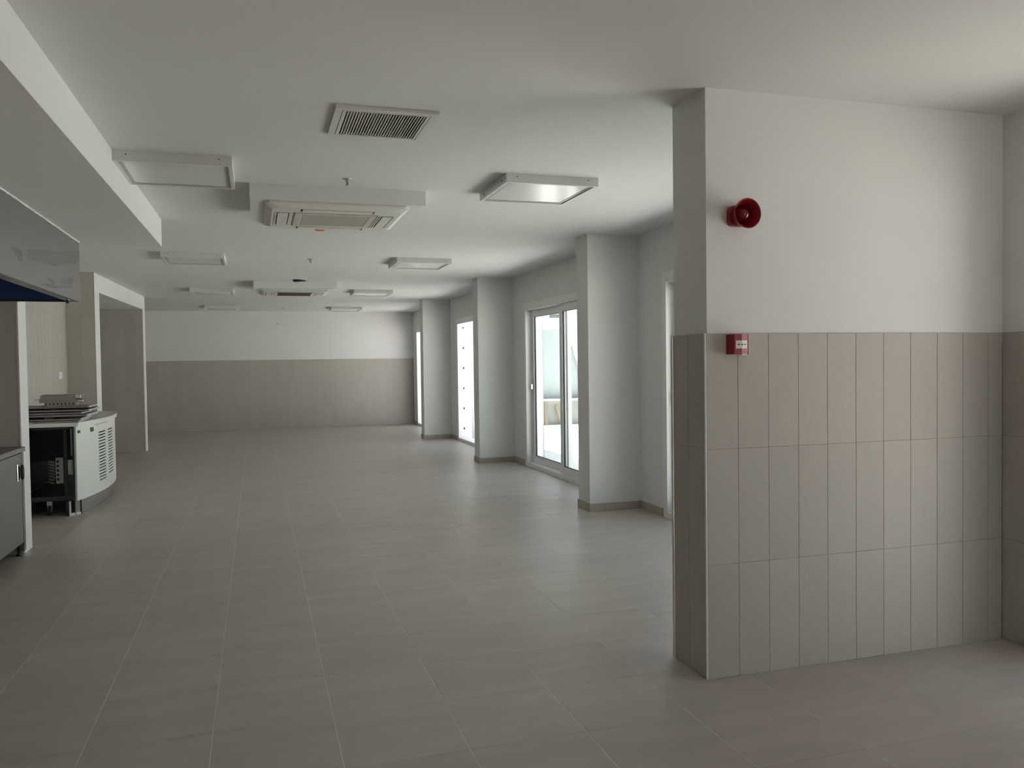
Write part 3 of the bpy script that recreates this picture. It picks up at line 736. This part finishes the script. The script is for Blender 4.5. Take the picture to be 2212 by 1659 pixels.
# ---- loose panels stacked on the counter
def loose_panel(x0, x1, y0, y1, z0, z1, rot, label, m='panel', clips=()):
    d = thing('loose_panel', ((x0+x1)/2, (y0+y1)/2, z0), label, 'panel', 'loose panels stacked on the counter')
    o = boxes('sheet', (x0, x1, y0, y1, z0+0.003, z1), m, d, 0.001)
    boxes('edge_strip', [(x1-0.012, x1+0.002, y0, y1, z0+0.002, z1+0.002)], 'ctop', d)
    for cxp, cw_, zb in clips:
        boxes('clip', (cxp, cxp+cw_, y0-0.003, y0+0.05, z0-zb, z0+0.003), 'cdark', d)
        boxes('clip', (cxp, cxp+cw_, y1-0.05, y1, z0-zb, z0+0.003), 'cdark', d)
    d.rotation_euler = (0, 0, math.radians(rot))
    return d
Z0 = 0.8864
P = [(-2.17, -1.610, 8.655, 9.16, Z0-0.002, Z0+0.014, 0.0, 'taupe flat panel at the very bottom of the pile on the counter', ()),
     (-2.16, -1.598, 8.665, 9.21, Z0+0.018, Z0+0.034, 0.6, 'taupe flat panel second from the bottom of the pile on the counter', ((-1.955, 0.06, 0.003),)),
     (-2.13, -1.540, 8.68, 9.23, Z0+0.052, Z0+0.071, -0.5, 'taupe flat panel third from the bottom, above the dark gap', ((-1.90, 0.07, 0.017), (-2.1, 0.05, 0.017))),
     (-2.13, -1.590, 8.70, 9.24, Z0+0.074, Z0+0.090, 0.4, 'taupe flat panel fourth from the bottom of the pile on the counter', ((-1.93, 0.05, 0.002),)),
     (-2.12, -1.530, 8.72, 9.26, Z0+0.098, Z0+0.115, -0.8, 'taupe flat panel fifth from the bottom of the pile on the counter', ((-1.90, 0.07, 0.007),)),
     (-2.15, -1.540, 8.76, 9.24, Z0+0.130, Z0+0.144, 0.5, 'taupe flat panel at the top of the pile, under the grille strips', ((-1.87, 0.07, 0.014), (-2.1, 0.06, 0.014)))]
for p_ in P: loose_panel(*p_[:8], clips=p_[8])
# ---- grille strips with notched edges on top
def grille_strip(x0, x1, y0, y1, z0, z1, notch_top, label, chrome=True):
    d = thing('grille_strip', ((x0+x1)/2, (y0+y1)/2, z0), label, 'grille strip', 'grille strips on top of the pile')
    boxes('rail', (x0, x1, y0, y1, z0, z0+(z1-z0)*0.8 if notch_top else z1), 'strip', d)
    n = 8; w = (x1-x0)/(2*n)
    for i in range(n):
        xa = x0+w*(2*i+0.4)
        if notch_top: boxes('tooth', (xa, xa+w*1.25, y0, y1, z0+(z1-z0)*0.8, z1), 'strip', d)
        elif notch_top is False: boxes('notch', (xa, xa+w*0.6, y0-0.001, y0, z0+0.012, z1-0.002), 'cdark', d)
    if chrome:
        boxes('bright_end_cap', (x1, x1+0.055, y0+0.01, y1-0.01, z0+0.004, z1-0.003), 'chrome', d, 0.004)
    return d
Z1 = Z0+0.1465
grille_strip(-1.924, -1.658, 8.80, 8.98, Z1, Z1+0.036, False, 'notched taupe grille strip, lowest of the three on the pile', False)
grille_strip(-1.970, -1.648, 8.80, 8.99, Z1+0.036, Z1+0.066, None, 'taupe grille strip with bright end cap, middle of the three on the pile')
o = boxes('thin_sheet', (-2.01, -1.60, 8.79, 9.01, Z1+0.066, Z1+0.069), 'strip'); tag(o, 'thin grey sheet sticking out between the two upper grille strips', 'sheet')
grille_strip(-1.960, -1.668, 8.80, 8.98, Z1+0.069, Z1+0.112, True, 'toothed taupe grille strip with bright end cap on the very top of the pile')

# ================================================================ OUTSIDE
g = struct(boxes('exterior_ground', [(XO, 16, 3.3, 34, -0.30, -0.10)], 'ext_ground'))
g2 = struct(boxes('exterior_paving', [(XO+0.05, 16, -14, 3.3, -0.30, -0.10), (-8, XO+0.05, -14, YBK-0.2, -0.30, -0.10)], 'ext_warm', org=(5, -5, -0.3)))
struct(boxes('roof', [(-5.3, XO+0.02, YBK-0.3, YF+0.3, ZC+0.35, ZC+0.45)], 'ext_white'))
for y in (7.16, 11.12, 15.08):
    struct(boxes('exterior_fin', (XO, XO+0.19, y, y+0.25, -0.10, ZC+0.35), 'ext_fin'))
o = boxes('outdoor_socket', (XO+0.11, XO+0.17, 11.095, 11.12, 0.02, 0.11), 'alu', None, 0.004); tag(o, 'small grey outdoor socket box low on the white fin outside the glass door', 'socket box')
bw = struct(boxes('exterior_wall_far', (5.2, 12, 18.9, 19.15, -0.1, 2.16), 'ext_cyan'))
lw = struct(boxes('exterior_low_wall', (6.05, 10.5, 18.42, 18.66, -0.1, 0.47), 'ext_grey'))
struct(boxes('exterior_coping', (6.02, 10.5, 18.38, 18.70, 0.47, 0.50), 'ext_white'))
struct(boxes('exterior_wall_side', (10.5, 10.75, -12, 19.15, -0.1, 2.4), 'ext_white'))
nb_ = thing('neighbour_house', (9, 23, -0.1), 'white house beyond the pale blue wall outside the glass door', 'house')
boxes('wall', (4.0, 14.0, 22.0, 26.0, -0.1, 6.0), 'ext_white', nb_)
wd = boxes('window_shutter', (7.95, 8.25, 21.95, 22.0, 2.75, 3.6), 'ext_grey', nb_)
boxes('window_ledge', (7.9, 8.3, 21.85, 22.0, 2.62, 2.70), 'ext_grey', nb_)
# stair rising along the far wall
st = thing('outdoor_stair', (8.6, 18.2, -0.1), 'white outdoor stair rising behind the glass door to the right', 'stair')
V = [(7.30, 18.75, 2.35), (7.42, 18.75, 2.35), (7.62, 18.75, 1.3), (7.85, 18.75, 0.52), (7.7, 18.75, 0.52), (7.32, 18.75, 1.85)]
V += [(x_, 18.88, z_) for x_, _, z_ in V]
place('stringer', me('stringer', [Vector(v_)-Vector((7.3, 18.75, 0.5)) for v_ in V], [tuple(range(6)), tuple(range(6, 12))[::-1]]+[(i, (i+1) % 6, 6+(i+1) % 6, 6+i) for i in range(6)], 'ext_white'), (7.3, 18.75, 0.5), st)
# leaning boards at the low wall
def plank(p, q, w, label):
    p, q = Vector(p), Vector(q); d_ = (q-p); side = Vector((1, 0, 0)); nn = d_.normalized().cross(side).normalized()*0.025
    V = [p, p+side*w, q+side*w, q]; V = V+[v_+nn for v_ in V]
    o = place('timber_board', me('timber_board', [v_-p for v_ in V], [(0, 1, 2, 3), (7, 6, 5, 4), (0, 4, 5, 1), (1, 5, 6, 2), (2, 6, 7, 3), (3, 7, 4, 0)], 'wood'), p)
    tag(o, label, 'board', 'boards leaning on the low outdoor wall')
plank((6.82, 18.26, -0.1), (6.70, 18.36, 0.36), 0.09, 'raw timber board leaning at a slant on the low outdoor wall')
plank((6.44, 18.30, -0.1), (6.44, 18.36, 0.43), 0.06, 'narrow upright timber board beside the low outdoor wall')
# rubble on the sunlit ground
V, F = [], []
for i in range(90):
    x_, y_ = random.uniform(5.4, 8.6), random.uniform(14.5, 18.1); s_ = random.uniform(0.02, 0.06)
    n = len(V)
    for k_ in range(6):
        dv = [(1, 0, 0), (-1, 0, 0), (0, 1, 0), (0, -1, 0), (0, 0, 1), (0, 0, -0.6)][k_]
        V.append((x_+dv[0]*s_*random.uniform(.7, 1.3), y_+dv[1]*s_*random.uniform(.7, 1.3), -0.09+dv[2]*s_*0.7))
    F += [(n, n+2, n+4), (n+2, n+1, n+4), (n+1, n+3, n+4), (n+3, n, n+4), (n+2, n, n+5), (n+1, n+2, n+5), (n+3, n+1, n+5), (n, n+3, n+5)]
o = place('rubble', me('rubble', V, F, 'rubble'), (0, 0, 0)); tag(o, 'scattered grey rubble on the bright ground outside', 'rubble', None, 'stuff')
